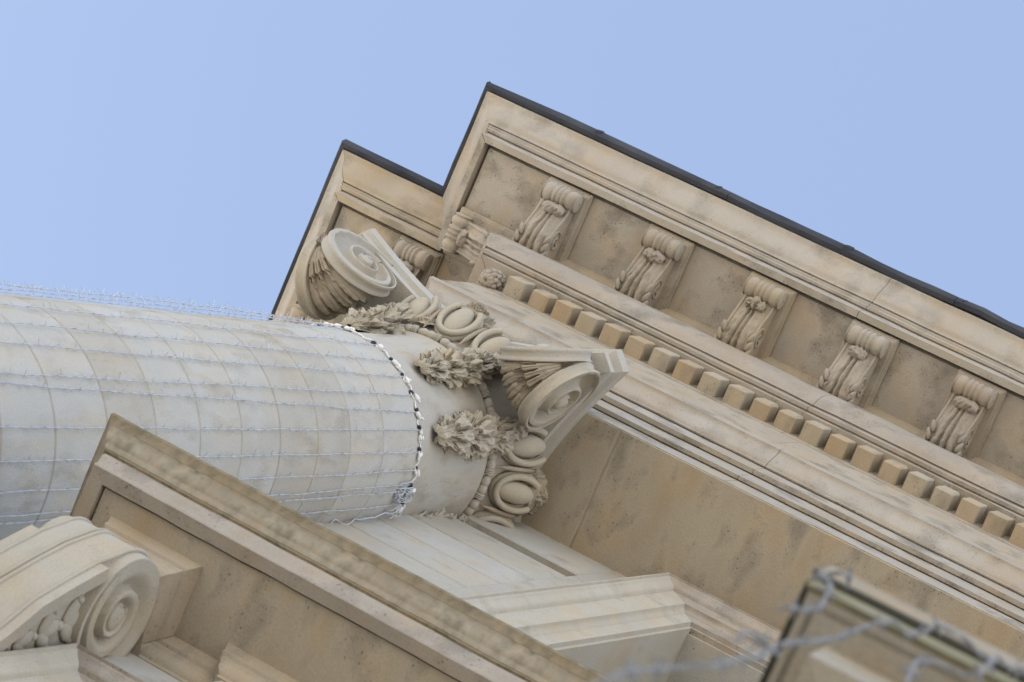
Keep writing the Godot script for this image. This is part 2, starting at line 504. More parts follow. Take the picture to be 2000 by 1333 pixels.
func build_entablature() -> void:
	var P := entablature_profiles()
	var e := thing("entablature", "carved stone entablature with dentils and modillions, stepping back at its left end", "entablature", Vector3(-3, SOF, WALL))
	var RX := 3.2
	var jit := 0.0024
	# blocks of the projecting front, cut at the joints; every run ends in a mitre at the corner
	var cuts := {"architrave_block": [["arch"], [RX, -0.4, -2.3, -4.40, X0]], "frieze_block": [["frieze"], [RX, 0.2, -2.1, -4.49, X0]], "bed_moulding": [["bed"], [RX, 0.0, -2.2, -4.60, X0]], "modillion_band": [["band"], [RX, -1.0, -3.4, X0]], "cornice_block": [["cornice"], [RX, 0.4, -1.8, -3.2, -4.72, X0]], "lead_gutter": [["gutter"], [RX, 0.1, -1.5, -2.9, -4.36, -5.75, X0]]}
	var mats := {"architrave_block": [M.warm, M.warm2], "frieze_block": [M.warm3, M.warm], "bed_moulding": [M.warm2, M.warm3], "modillion_band": [M.ochre, M.ochre], "cornice_block": [M.warm, M.warm3, M.warm2], "lead_gutter": [M.lead, M.lead]}
	for called in cuts:
		var prof: Array = P[cuts[called][0][0]]
		var xs: Array = cuts[called][1]
		for i in xs.size() - 1:
			var m := Mesher.new()
			var last := i == xs.size() - 2
			block(m, prof, Vector3(0, 0, ZF), Vector3.RIGHT, Vector3.BACK, Vector3.UP, xs[i + 1] if last else xs[i + 1] + 0.0015, -1.0 if last else 0.0, xs[i] - 0.0015, 0.0, 0.009 if called == "lead_gutter" else jit)
			var lab := part(called, m, mats[called][0 if last else i % mats[called].size()], e)
		# the return of the projecting bay, the front of the set-back bay and its far return
		var m1 := Mesher.new()
		block(m1, prof, Vector3(X0, 0, 0), Vector3.BACK, Vector3.LEFT, Vector3.UP, ZL, 1.0, ZF, 1.0, jit)
		part(called, m1, mats[called][0], e)
		var m2 := Mesher.new()
		block(m2, prof, Vector3(0, 0, ZL), Vector3.RIGHT, Vector3.BACK, Vector3.UP, XL, -1.0, X0, -1.0, jit)
		part(called, m2, mats[called][1], e)
		var m3 := Mesher.new()
		block(m3, prof, Vector3(XL, 0, 0), Vector3.BACK, Vector3.LEFT, Vector3.UP, -8.0, 0.0, ZL, 1.0, jit)
		part(called, m3, mats[called][0], e)
	# soffit slabs between architrave and wall show their joint
	for q in [[-6.7, -4.975], [-4.965, -1.2], [-1.19, 3.2]]:
		slab("soffit_slab", Vector3(q[0], SOF - 0.004, WALL - 0.1), Vector3(q[1], SOF + 0.1, ZF - 0.004), M.ochre, e, 0.004)
	slab("roof", Vector3(XL + 0.05, 14.0, -8.0), Vector3(3.2, 16.45, ZF - 0.45), M.lead, e)
	# standing seams of the lead
	for x in [-0.3, -2.0, -3.05, -4.32, -5.02, -5.83, -6.6]:
		var m := Mesher.new()
		var hw := rng.randf_range(0.008, 0.024)
		m.box(Vector3(x - hw, 16.19, ZF + 1.0), Vector3(x + hw, 16.272, ZF + rng.randf_range(1.046, 1.062)), 0.006)
		part("lead_roll", m, M.lead, e)
	var cl := Mesher.new()
	cl.blob(Vector3(X0 - 1.0, 16.24, ZL + 1.05), Basis.from_scale(Vector3(0.05, 0.04, 0.05)))
	part("lead_lump", cl, M.lead, e)
	# dentils
	var dm := Mesher.new()
	dm.box(Vector3(-0.051, 15.145, ZF + 0.14), Vector3(0.051, 15.2895, ZF + 0.253), 0.005)
	var dent := dm.mesh()
	var dm2 := Mesher.new()
	dm2.box(Vector3(-0.0495, 15.147, ZF + 0.14), Vector3(0.0505, 15.2895, ZF + 0.250), 0.011)
	var dent2 := dm2.mesh()
	var i := 0
	var x := -5.467 - 0.05 - 5 * 0.1482
	while x < 0.6:
		part("dentil", dent if rng.randf() < 0.6 else dent2, [M.ochre, M.ochre2, M.ochre, M.ochre2][rng.randi() % 4], e, Vector3(x + rng.randf_range(-0.002, 0.002), rng.randf_range(-0.004, 0.004), rng.randf_range(-0.004, 0.003)))
		x += 0.1482
	# the pine cone in the corner of the dentil course
	var pc := Mesher.new()
	var c0 := Vector3(X0 - 0.105, 15.18, ZF + 0.185)
	pc.blob(c0, Basis.from_scale(Vector3(0.055, 0.075, 0.055)), 10, 8)
	for r in 6:
		for s in 8:
			var a := TAU * (s + 0.5 * (r % 2)) / 8
			var ph := PI * (r + 1.0) / 7.5
			var d := Vector3(sin(ph) * cos(a), -cos(ph), sin(ph) * sin(a))
			pc.blob(c0 + d * Vector3(0.055, 0.08, 0.055), Basis.looking_at(d, Vector3(0.3, 1, 0.2)) * Basis.from_scale(Vector3(0.016, 0.02, 0.014)), 6, 4)
	part("pine_cone", pc, M.warm2, e)
	# modillions
	var proto := modillion_parts()
	var mx := [-6.487, -5.844, -5.214, -4.60, -3.974, -3.346, -2.72, -2.09, -1.46]
	for k in mx.size():
		modillion(e, proto, Vector3(mx[k], 15.905, ZF + 0.34), 0.0, k)
	modillion(e, proto, Vector3(X0 - 0.34, 15.905, -2.07), -PI / 2, 3)
	modillion(e, proto, Vector3(-7.17, 15.905, ZL + 0.34), 0.0, 1)
	modillion(e, proto, Vector3(XL - 0.34, 15.905, -2.93), -PI / 2, 2)
	modillion(e, proto, Vector3(XL - 0.34, 15.905, -3.58), -PI / 2, 4)


func modillion_parts() -> Dictionary:
	# local axes: z out of the wall, y up to the soffit, x sideways
	var o := {}
	var cap := Mesher.new()
	var cp := [Vector2(0.0, 0.0), Vector2(0.0, -0.05), Vector2(0.405, -0.05), Vector2(0.405, 0.0)]
	cap.box(Vector3(-0.125, -0.05, -0.02), Vector3(0.125, 0.0, 0.385), 0.004)
	cap.box(Vector3(-0.133, -0.04, -0.02), Vector3(0.133, 0.0, 0.394), 0.004)
	cap.box(Vector3(-0.139, -0.022, -0.02), Vector3(0.139, 0.002, 0.403), 0.006)
	o.cap = cap.mesh()
	var body := Mesher.new()
	var bottom := []
	var pts := [Vector2(-0.01, -0.225), Vector2(0.05, -0.235), Vector2(0.11, -0.225), Vector2(0.17, -0.19), Vector2(0.22, -0.15), Vector2(0.27, -0.12), Vector2(0.31, -0.105)]
	var prof := [Vector2(-0.01, -0.045)] + pts + [Vector2(0.33, -0.10), Vector2(0.335, -0.045)]
	block(body, prof, Vector3.ZERO, Vector3.RIGHT, Vector3.BACK, Vector3.UP, -0.086, 0, 0.086, 0, 0.002, 0.03, 60.0)
	# the scroll on each flank
	for s in [-1.0, 1.0]:
		var sp := PackedVector3Array()
		for q in 40:
			var t := q / 39.0
			var a := -0.5 + t * TAU * 1.8
			var rr := 0.085 * exp(-1.7 * t)
			sp.append(Vector3(s * 0.087, -0.14 - rr * cos(a) * 0.9, 0.10 + rr * sin(a)))
		body.tube(sp, 0.009, 5)
		var edge := PackedVector3Array()
		for q in pts: edge.append(Vector3(s * 0.082, q.y + 0.004, q.x))
		body.tube(edge, 0.009, 6)
	o.body = body.mesh()
	# the cushion roll across the front, ringed like a baluster
	var roll := Mesher.new()
	var rows := []
	var N := 66
	for i in N + 1:
		var f := float(i) / N
		var xx := lerpf(-0.114, 0.114, f)
		var q := absf(f - 0.5) * 2
		var r := 0.045 + 0.012 * cos(q * 2.2) 
		if q < 0.34:
			r = 0.047 + 0.011 * absf(cos(q / 0.34 * PI * 1.5))
		elif q > 0.9:
			r = 0.05 * sqrt(maxf(0.0, 1 - pow((q - 0.9) / 0.1, 2))) + 0.004
		else:
			r = 0.043 + 0.014 * sin((q - 0.34) / 0.56 * PI)
		var row := PackedVector3Array()
		for s in 18:
			var a := TAU * s / 18
			row.append(Vector3(xx, -0.092 + r * cos(a), 0.335 + r * sin(a)))
		rows.append(row)
	roll.grid(rows, -1.0, false, true)
	o.roll = roll.mesh()
	# the acanthus leaf on the underside, its tip curling down near the roll
	for variant in 4:
		var leaf := Mesher.new()
		var g := []
		var sv := 22
		var su := 28
		for j in sv + 1:
			var f := float(j) / sv
			var zz := lerpf(-0.01, 0.268, f)
			var yy := sample(pts, zz) - 0.026
			var w := lerpf(0.112, 0.064, pow(f, 0.8)) * (1.0 + 0.06 * sin(f * 15.0 + variant * 2.1))
			var row := PackedVector3Array()
			for i in su + 1:
				var u := lerpf(-1, 1, float(i) / su)
				var dep := 0.0
				for gq in [[0.16, 0.034, 0.10], [-0.20, 0.034, 0.10], [0.60, 0.016, 0.12], [-0.62, 0.016, 0.12]]:
					var at: float = gq[0] * (1.0 + 0.12 * sin(f * 4.0 + variant * 1.3))
					dep += gq[1] * exp(-pow((u - at) / gq[2], 2.0)) * smoothstep(-0.05, 0.25, 1.0 - f)
				var edge := 0.05 * pow(absf(u), 4.0)
				var belly := -0.012 * sin(f * PI) * (1 - u * u)
				var er := wear.get_noise_3d(u * 34.0 + variant * 300, f * 90.0, variant * 77.0) * 0.009 + wear.get_noise_3d(u * 80.0, f * 220.0, variant * 31.0 + 50) * 0.005
				row.append(Vector3(u * w, yy + dep + edge + belly + er, zz))
			g.append(row)
		leaf.grid(g, 1.0)
		# ragged lobes along the leaf's edges near the wall
		for s in [-1.0, 1.0]:
			for q in 3:
				var f := 0.06 + 0.17 * q
				var zz := 0.262 * f
				leaf.blob(Vector3(s * (0.094 - 0.03 * f), sample(pts, zz) - 0.012, zz), Basis(Vector3.UP, s * 0.35) * Basis.from_scale(Vector3(0.014, 0.02, 0.036)), 7, 5)
		# the tongue: the leaf's tip rolls over in front of the cushion
		var tg := []
		for j in 13:
			var t := lerpf(0.1, PI * 1.15, j / 12.0)
			var row := PackedVector3Array()
			for i in 15:
				var u := lerpf(-1, 1, i / 14.0)
				var r := 0.036 * sqrt(maxf(0.0, 1.0 - pow(absf(u), 2.6)))
				r *= 1.0 + 1.6 * wear.get_noise_2d(u * 30.0 + variant * 90, j * 8.0) * (0.3 if variant != 2 else 0.5)
				row.append(Vector3((u - 0.08 * (variant - 1.5) * 0.5) * (0.074 - 0.006 * variant), sample(pts, 0.262) - 0.018 - r * sin(t) * 1.15, 0.262 - r * cos(t) * 0.9))
			tg.append(row)
		leaf.grid(tg, -1.0)
		o["leaf%d" % variant] = leaf.mesh()
	return o


func sample(pts: Array, x: float) -> float:
	for i in pts.size() - 1:
		if x <= pts[i + 1].x:
			return lerpf(pts[i].y, pts[i + 1].y, clampf((x - pts[i].x) / (pts[i + 1].x - pts[i].x), 0, 1))
	return pts[-1].y


func modillion(e: Node, o: Dictionary, at: Vector3, turn: float, k: int) -> void:
	var mat: Material = [M.warm, M.warm2, M.warm3][k % 3]
	var b := part("modillion", o.body, mat, e, at)
	b.rotation.y = turn
	for q in [["cap", o.cap], ["cushion_roll", o.roll], ["acanthus_leaf", o["leaf%d" % (k % 4)]]]:
		var s := MeshInstance3D.new()
		s.mesh = q[1]; s.material_override = mat; s.name = q[0]
		b.add_child(s, true)


# ------------------------------------------------------------------ the column
func shaft_radius(y: float) -> float:
	return 0.5 + maxf(0.0, 12.6 - y) * 0.0168 - maxf(0.0, 9.0 - y) * 0.008


func build_column() -> void:
	var c := thing("engaged_column", "smooth round column of pale stone drums with a carved scroll capital", "column", Vector3(COL.x, -1.6, COL.z))
	var ys := [12.715, 12.331, 11.999, 11.688, 11.344, 11.009, 10.665, 10.319, 9.96, 9.591, 9.23, 8.87, 8.5, 8.13, 7.76, 7.39, 7.0, 6.6, 6.2, 5.8, 5.4, 5.0, 4.6, 4.2, 3.8, 3.4]
	for i in ys.size() - 1:
		var m := Mesher.new()
		var a: float = ys[i + 1]
		var b: float = ys[i]
		var q := 0.0075
		var pr := [Vector2(shaft_radius(a) - q, a + 0.0006)]
		for s in 5:
			var y := lerpf(a + q, b - q, s / 4.0)
			pr.append(Vector2(shaft_radius(y), y))
		pr.append(Vector2(shaft_radius(b) - q, b - 0.0006))
		lathe(m, pr, Vector3(COL.x, 0, COL.z), 0, TAU, 96)
		part("drum", m, [M.shaft, M.shaft2, M.shaft3][(i * 2 + i / 3) % 3], c)
	var base := Mesher.new()
	base.box(Vector3(COL.x - 0.75, -1.6, WALL - 0.1), Vector3(COL.x + 0.75, 3.2, COL.z + 0.75), 0.01)
	lathe(base, [Vector2(0.74, 3.2), Vector2(0.74, 3.26), Vector2(0.68, 3.3), Vector2(0.62, 3.4), Vector2(0.5, 3.41)], Vector3(COL.x, 0, COL.z))
	part("pedestal", base, M.pale, c)
	capital(c)


# points on the capital: angle 0 faces +z, 90 faces +x
func on_col(deg: float, r: float, y: float) -> Vector3:
	var a := deg_to_rad(deg)
	return Vector3(COL.x + r * sin(a), y, COL.z + r * cos(a))


func echinus_r(y: float) -> float:
	return 0.505 + 0.115 * sin(clampf((y - 13.5) / 0.25, 0, 1) * PI / 2)


func capital(c: Node) -> void:
	var bell := Mesher.new()
	var pr := [Vector2(0.492, 12.71), Vector2(0.486, 12.74), Vector2(0.484, 13.0), Vector2(0.486, 13.25), Vector2(0.492, 13.42), Vector2(0.508, 13.445)]
	for i in 7:
		var y := 13.50 + 0.25 * i / 6.0
		pr.append(Vector2(echinus_r(y) - 0.03, y))
	pr.append(Vector2(0.6, 13.8))
	lathe(bell, pr, Vector3(COL.x, 0, COL.z), 0, TAU, 96)
	var cap := part("capital", bell, M.shaft2, c)
	# bead and reel round the foot of the echinus
	var beads := Mesher.new()
	for i in 48:
		var a := -75.0 + 7.5 * i * 0.6
		if a > 125: break
		var p := on_col(a, 0.517, 13.47)
		var tan := on_col(a + 1, 0.517, 13.47) - on_col(a - 1, 0.517, 13.47)
		var b := Basis.looking_at(tan.normalized(), Vector3.UP)
		if i % 3 == 2:
			for s in [-0.35, 0.0, 0.35]:
				beads.blob(p + tan.normalized() * s * 0.026, b * Basis.from_scale(Vector3(0.026, 0.026, 0.007)), 10, 6)
		else:
			beads.blob(p + tan.normalized() * 0.006, b * Basis.from_scale(Vector3(0.024, 0.024, 0.031)), 10, 7)
	part("bead_moulding", beads, M.pale2, cap)
	# eggs in their shells, with darts between
	for f in [0, 1, -1]:
		for s in [-1, 0, 1]:
			var a: float = 90.0 * f + 21.5 * s
			var m := Mesher.new()
			egg(m, a)
			part("egg", m, M.tan, cap)
		for s in [-1.5, -0.5, 0.5, 1.5]:
			var a: float = 90.0 * f + 21.5 * s
			var m := Mesher.new()
			var path := PackedVector3Array()
			for i in 6:
				var y := 13.745 - 0.22 * i / 5.0
				path.append(on_col(a, echinus_r(y) + 0.012, y))
			m.tube(path, 0.012, 6, true)
			for sd in [-1.0, 1.0]:
				m.blob(on_col(a + sd * 2.4, echinus_r(13.68) + 0.006, 13.69), frame(a) * Basis.from_scale(Vector3(0.013, 0.05, 0.02)), 8, 6)
			part("dart", m, M.warm3, cap)
	abacus(cap)
	for f in [0, 1, -1]:
		for side in [-1.0, 1.0]:
			volute(cap, f, side)
		fleuron(cap, 90.0 * f)
	for d in [45.0, -45.0, 135.0]:
		corner_leaf(cap, d)
	for g in [[-27.0, 13.10, 13.56, 3, 1.25], [27.0, 12.95, 13.52, 4, 1.0], [63.0, 12.90, 13.50, 3, 1.12], [-63.0, 12.95, 13.50, 3, 1.0], [117.0, 12.95, 13.5, 3, 1.0]]:
		festoon(cap, g[0], g[1], g[2], g[3], g[4])
	# small flowers beside the volutes' inner turns
	for a in [-33.0, 29.0, 61.0, -13.0]:
		var m := Mesher.new()
		var p := on_col(a, 0.60 if a != -13.0 else 0.56, 13.60)
		leaf_tuft(m, p, frame(a), 0.062, 26)
		part("rosette", m, M.tan, cap)


func frame(deg: float) -> Basis:
	var a := deg_to_rad(deg)
	return Basis(Vector3(cos(a), 0, -sin(a)), Vector3.UP, Vector3(sin(a), 0, cos(a)))


func egg(m: Mesher, a: float) -> void:
	var y := 13.655
	var r := echinus_r(y)
	var b := frame(a)
	b = b * Basis(Vector3.RIGHT, 0.55)
	m.blob(on_col(a, r + 0.0, y), b * Basis.from_scale(Vector3(0.055, 0.112, 0.05)), 16, 12)
	# the shell: a U-shaped band round the egg
	var path := PackedVector3Array()
	for i in 19:
		var t := lerpf(-0.25 * PI, 1.25 * PI, i / 18.0)
		path.append(on_col(a, r + 0.01, y) + b * Vector3(0.083 * cos(t), -0.128 * sin(t) + 0.005, 0.008))
	m.tube(path, 0.017, 7)
	var p2 := PackedVector3Array()
	for q in path:
		p2.append(q + b * Vector3(0, 0, -0.03))
	m.tube(p2, 0.022, 7)


func abacus_z(x: float) -> float:
	return 0.548 + 0.385 * pow(absf(x), 1.45)


func turn_about(f: int, p: Vector3) -> Vector3:
	var q := Basis(Vector3.UP, f * PI / 2) * p
	return Vector3(COL.x + q.x, p.y, COL.z + q.z)


func abacus(cap: Node) -> void:
	var m := Mesher.new()
	# levels: outset, y
	var lev := [[-0.30, 13.765], [-0.016, 13.766], [-0.013, 13.80], [-0.034, 13.812], [-0.026, 13.845], [0.006, 13.858], [0.012, 13.918], [-0.3, 13.919]]
	var rows := []
	for l in lev:
		var row := PackedVector3Array()
		for f in 4:
			for i in 25:
				var x := lerpf(-0.705, 0.705, i / 24.0)
				row.append(turn_about(f, Vector3(x * (1 + l[0] * 0.9), l[1], abacus_z(x) + l[0])))
		rows.append(row)
	for k in lev.size() - 1:
		var n: int = rows[0].size()
		for i in n:
			var j := (i + 1) % n
			var a: Vector3 = rows[k][i]
			var out := Vector3(a.x - COL.x, 0, a.z - COL.z).normalized() + Vector3.UP * (-4.0 if k == 0 or k == 2 else 0.0)
			m.quad(rows[k][i], rows[k][j], rows[k + 1][j], rows[k + 1][i], out)
	part("abacus", m, M.pale, cap)


const EYE := 0.50      # distance of the volutes' eyes from the middle of their face
const VY := 13.515
const VH := 1.40       # the volutes are taller than wide
const VR := 0.215
func on_face(f: int, s: float, y: float, d: float) -> Vector3:
	# a point on the curved plane of face f: s along it, y up, d outwards
	var x := s
	var z := abacus_z(s) - 0.006
	var sl := 0.558 * pow(absf(s), 0.45) * signf(s)
	var n := Vector3(-sl, 0, 1).normalized()
	return turn_about(f, Vector3(x, y, z) + n * d)


func rim(t: float) -> float:
	return VR * exp(-0.055 * t)      # t: radians from the top, turning outwards


func volute(cap: Node, f: int, side: float) -> void:
	var m := Mesher.new()
	var NT := 72
	var NR := 40
	var g := []
	for i in NT + 1:
		var t := TAU * i / NT
		var row := PackedVector3Array()
		for j in NR + 1:
			var q := pow(float(j) / NR, 0.8)
			var R := rim(t)
			var r := R * q
			# the spiral: turns of shrinking radius
			var ph := (log(maxf(VR, 0.001) / maxf(r, 0.012)) / 0.78) - t / TAU
			ph = ph - floorf(ph)
			var ridge := smoothstep(0.72, 0.78, ph) * (1.0 - smoothstep(0.985, 1.0, ph)) + (1.0 - smoothstep(0.0, 0.03, ph))
			var hollow := sin(clampf(ph / 0.78, 0, 1) * PI)
			var d := -0.014 - 0.05 * hollow * (0.35 + 0.65 * q) + 0.016 * clampf(ridge, 0, 1)
			d += 0.02 * (1.0 - q)
			if q < 0.17: d = 0.012 + 0.016 * sqrt(maxf(0.0, 1.0 - pow(q / 0.17, 2.0)))
			if q > 0.955: d = 0.004
			row.append(on_face(f, side * (EYE + r * sin(t)), VY + r * VH * cos(t), d))
		g.append(row)
	m.grid(g, side)
	# the band round the rim, running inwards from the face
	var band := []
	var ws := [[0.004, 0.0], [-0.007, 0.003], [-0.014, -0.003], [-0.032, -0.006], [-0.042, -0.003], [-0.05, 0.003], [-0.058, 0.0], [-0.06, -0.03]]
	for i in NT + 1:
		var t := TAU * i / NT
		var row := PackedVector3Array()
		for w in ws:
			var R: float = rim(t) + w[1]
			row.append(on_face(f, side * (EYE + R * sin(t)), VY + R * VH * cos(t), w[0]))
		band.append(row)
	m.grid(band, side)
	part("volute", m, M.pale3 if f == 0 else M.tan, cap)


func corner_leaf(cap: Node, deg: float) -> void:
	# fills the angle between the two scrolls of a corner and carries an acanthus leaf
	var core := Mesher.new()
	var f0 := int(round((deg - 45.0) / 90.0))
	var rows := []
	var N := 40
	for i in N + 1:
		var t := lerpf(0.1, TAU * 0.93, float(i) / N)
		var R := rim(t) * 0.90
		var a := on_face(f0, EYE + R * sin(t), VY + R * VH * cos(t), -0.04)
		var b := on_face(f0 + 1, -(EYE + R * sin(t)), VY + R * VH * cos(t), -0.04)
		var row := PackedVector3Array()
		for j in 9:
			row.append(a.lerp(b, j / 8.0))
		rows.append(row)
	core.grid(rows, 1.0)
	part("corner_core", core, M.tan, cap)
	# the acanthus: three tiers of lobes growing from the corner down towards the neck
	var leaf := Mesher.new()
	var g := []
	var NL := 96
	var NC := 44
	for i in NL + 1:
		var v := float(i) / NL
		var t := lerpf(1.35, 4.75, v)
		var R := rim(t) * 0.985
		var a := on_face(f0, EYE + R * sin(t), VY + R * VH * cos(t), -0.055)
		var b := on_face(f0 + 1, -(EYE + R * sin(t)), VY + R * VH * cos(t), -0.055)
		var eye := (on_face(f0, EYE, VY, -0.1) + on_face(f0 + 1, -EYE, VY, -0.1)) / 2
		var out := ((a + b) / 2 - eye).normalized()
		var row := PackedVector3Array()
		for j in NC + 1:
			var u := float(j) / NC
			var fan := (u - 0.5) * lerpf(1.0, 0.72 + 0.28 * sin(v * PI), 1.0) + 0.5
			var p := a.lerp(b, fan)
			var h := acanthus(u, v, 3, 4, 0.5)
			var e := 1.0 - pow(absf(u * 2 - 1), 6.0)
			p += out * (-0.022 + 0.05 * h * e + 0.005 * wear.get_noise_3dv(p * 190.0))
			row.append(p)
		g.append(row)
	var probe: Vector3 = (g[51][22] - g[49][22]).cross(g[50][23] - g[50][21])
	var ey := (on_face(f0, EYE, VY, -0.1) + on_face(f0 + 1, -EYE, VY, -0.1)) / 2
	leaf.grid(g, 1.0 if probe.dot(g[50][22] - ey) > 0 else -1.0)
	part("acanthus_leaf", leaf, M.warm3, cap)


# height (0..1) of overlapping carved leaves: u runs across the fingers, v towards their tips
func acanthus(u: float, v: float, tiers: int, fingers: int, vein: float) -> float:
	var best := 0.0
	for k in tiers + 1:
		var f := v * tiers - k + 0.35          # place along this tier's leaves
		if f < -0.35 or f > 1.35: continue
		var fu := u * fingers + 0.5 * (k % 2)
		var n := floorf(fu)
		var x := (fu - n) * 2 - 1
		var wob := sin(n * 12.9 + k * 7.3)
		# each leaf is three rounded fingers
		var tip := 1.02 + 0.10 * wob - 0.5 * pow(absf(x), 1.6) + 0.09 * cos(x * 9.4)
		if f > tip: continue
		var across := pow(maxf(0.0, 1 - pow(absf(x), 2.4)), 0.5)
		var h := (0.18 + 0.82 * pow(clampf((f + 0.35) / (tip + 0.35), 0, 1), 1.5)) * (0.35 + 0.65 * across)
		h -= vein * 0.16 * exp(-pow(x / 0.09, 2.0)) + vein * 0.12 * exp(-pow((absf(x) - 0.5) / 0.09, 2.0))
		best = maxf(best, h)
	return best


func leaf_tuft(m: Mesher, c: Vector3, fr: Basis, r: float, count: int) -> void:
	# a rosette of curled leaves seen from above: carved in one piece
	var g := []
	var ph := rng.randf() * 6.0
	for i in 25:
		var v := i / 24.0
		var row := PackedVector3Array()
		for j in 41:
			var t := TAU * j / 40.0
			var h := acanthus(j / 40.0 + ph, v, 2, 5, 0.6)
			var pr := v * r * (0.82 + 0.3 * h)
			row.append(c + fr * Vector3(pr * cos(t), pr * sin(t), r * (0.62 * cos(v * PI * 0.5) + 0.30 * h - 0.25) + 0.004 * wear.get_noise_2d(pr * 900, t * 60)))
		g.append(row)
	m.grid(g, 1.0)


func festoon(cap: Node, deg: float, y0: float, y1: float, clumps: int, fat: float) -> void:
	# a hanging drop of stacked leaf cups, each with its ragged tips hanging over the next
	var m := Mesher.new()
	var g := []
	var NV := 34 * clumps
	var NU := 84
	var ph := rng.randf()
	for i in NV + 1:
		var v := float(i) / NV
		var y := lerpf(y1 + 0.03, y0 - 0.045, v)
		var row := PackedVector3Array()
		var env := 0.083 * fat * pow(clampf(sin(PI * clampf(v * 0.80 + 0.16, 0, 1)), 0.0, 1.0), 0.45) * (1.0 + 0.12 * sin(v * clumps * TAU + 1.0))
		if v > 0.985: env *= 0.3
		for j in NU + 1:
			var u := float(j) / NU
			var t := lerpf(-2.1, 2.1, u)
			var h := acanthus(u + ph, v, clumps, 5, 0.5)
			var yy := y
			var q := Vector3(sin(t) * 9.0 + deg, y * 60.0, cos(t) * 9.0)
			var n := wear.get_noise_3dv(q * 1.7)
			var n2 := wear.get_noise_3dv(q * 5.5 + Vector3(5, 1, 9))
			var r := env * (0.55 + 0.50 * h + 0.40 * n + 0.14 * n2)
			row.append(on_col(deg, 0.488 + 0.025 + (0.05 * clampf(1.0 - v * 2.2, 0, 1)), yy - 0.018 * h) + frame(deg) * Vector3(sin(t) * r * 1.12, 0, cos(t) * r * 0.95))
		g.append(row)
	m.grid(g, 1.0)
	part("festoon", m, M.tan, cap)


func fleuron(cap: Node, deg: float) -> void:
	var m := Mesher.new()
	var fr := frame(deg)
	var c := on_col(deg, 0.625, 13.80)
	leaf_tuft(m, c, fr, 0.125, 0)
	leaf_tuft(m, c + fr * Vector3(0.0, 0.02, 0.035), fr, 0.07, 0)
	for sd in [-1.0, 1.0]:
		leaf_tuft(m, c + fr * Vector3(0.085 * sd, -0.05, -0.03), fr * Basis(Vector3.UP, 0.5 * sd), 0.075, 0)
	part("fleuron", m, M.warm3, cap)


# ------------------------------------------------------------------ windows
func window_frame(parent: Node, xl: float, xr: float, top: float, bottom: float) -> void:
	# pu runs inwards from the outer edge, pv is z
	var prof := [Vector2(0.0, WALL - 0.05), Vector2(0.0, -2.80), Vector2(0.008, -2.788), Vector2(0.018, -2.786), Vector2(0.021, -2.797), Vector2(0.03, -2.797)]
	prof += scurve(Vector2(0.034, -2.80), Vector2(0.082, -2.826), 6)
	prof += [Vector2(0.088, -2.838), Vector2(0.20, -2.842), Vector2(0.204, -2.858)]
	prof += scurve(Vector2(0.206, -2.86), Vector2(0.228, -2.878), 4)
	prof += [Vector2(0.29, -2.884), Vector2(0.294, -2.904), Vector2(0.305, -2.908), Vector2(0.308, -3.40), Vector2(0.25, -3.41), Vector2(0.24, WALL - 0.05)]
	var a := Mesher.new()
	block(a, prof, Vector3(xl, 0, 0), Vector3.UP, Vector3.RIGHT, Vector3.BACK, bottom, 0.0, top, -1.0, 0.0012)
	part("jamb", a, M.tan, parent)
	var b := Mesher.new()
	block(b, prof, Vector3(xr, 0, 0), Vector3.UP, Vector3.LEFT, Vector3.BACK, bottom, 0.0, top, -1.0, 0.0012)
	part("jamb", b, M.pale, parent)
	var h := Mesher.new()
	block(h, prof, Vector3(0, top, 0), Vector3.RIGHT, Vector3.DOWN, Vector3.BACK, xl, 1.0, xr, -1.0, 0.0012)
	part("head", h, M.warm2, parent)
	var g := part("pane", mbox(Vector3(xl + 0.34, bottom + 0.3, -3.40), Vector3(xr - 0.34, top - 0.34, -3.38)), M.glass, parent)
	var s := Mesher.new()
	var w := xr - xl
	for q in [0.305, w / 2 - 0.02, w - 0.345]:
		s.box(Vector3(xl + q, bottom + 0.25, -3.40), Vector3(xl + q + 0.04, top - 0.305, -3.35), 0.004)
	for y in [top - 0.35, (top + bottom) / 2, bottom + 0.27]:
		s.box(Vector3(xl + 0.345, y, -3.398), Vector3(xr - 0.345, y + 0.045, -3.353), 0.004)
	part("sash", s, M.paint, parent)
	slab("sill", Vector3(xl - 0.05, bottom - 0.14, -3.40), Vector3(xr + 0.05, bottom, -2.74), M.pale, parent, 0.01)


func mbox(a: Vector3, b: Vector3) -> Mesher:
	var m := Mesher.new()
	m.box(a, b)
	return m


func build_upper_window() -> void:
	var w := thing("window_surround", "upper window with a stepped stone frame close under the entablature, right of the column", "window", Vector3(-3.3, 10.2, WALL))
	window_frame(w, -4.424, -2.176, 13.76, 10.35)


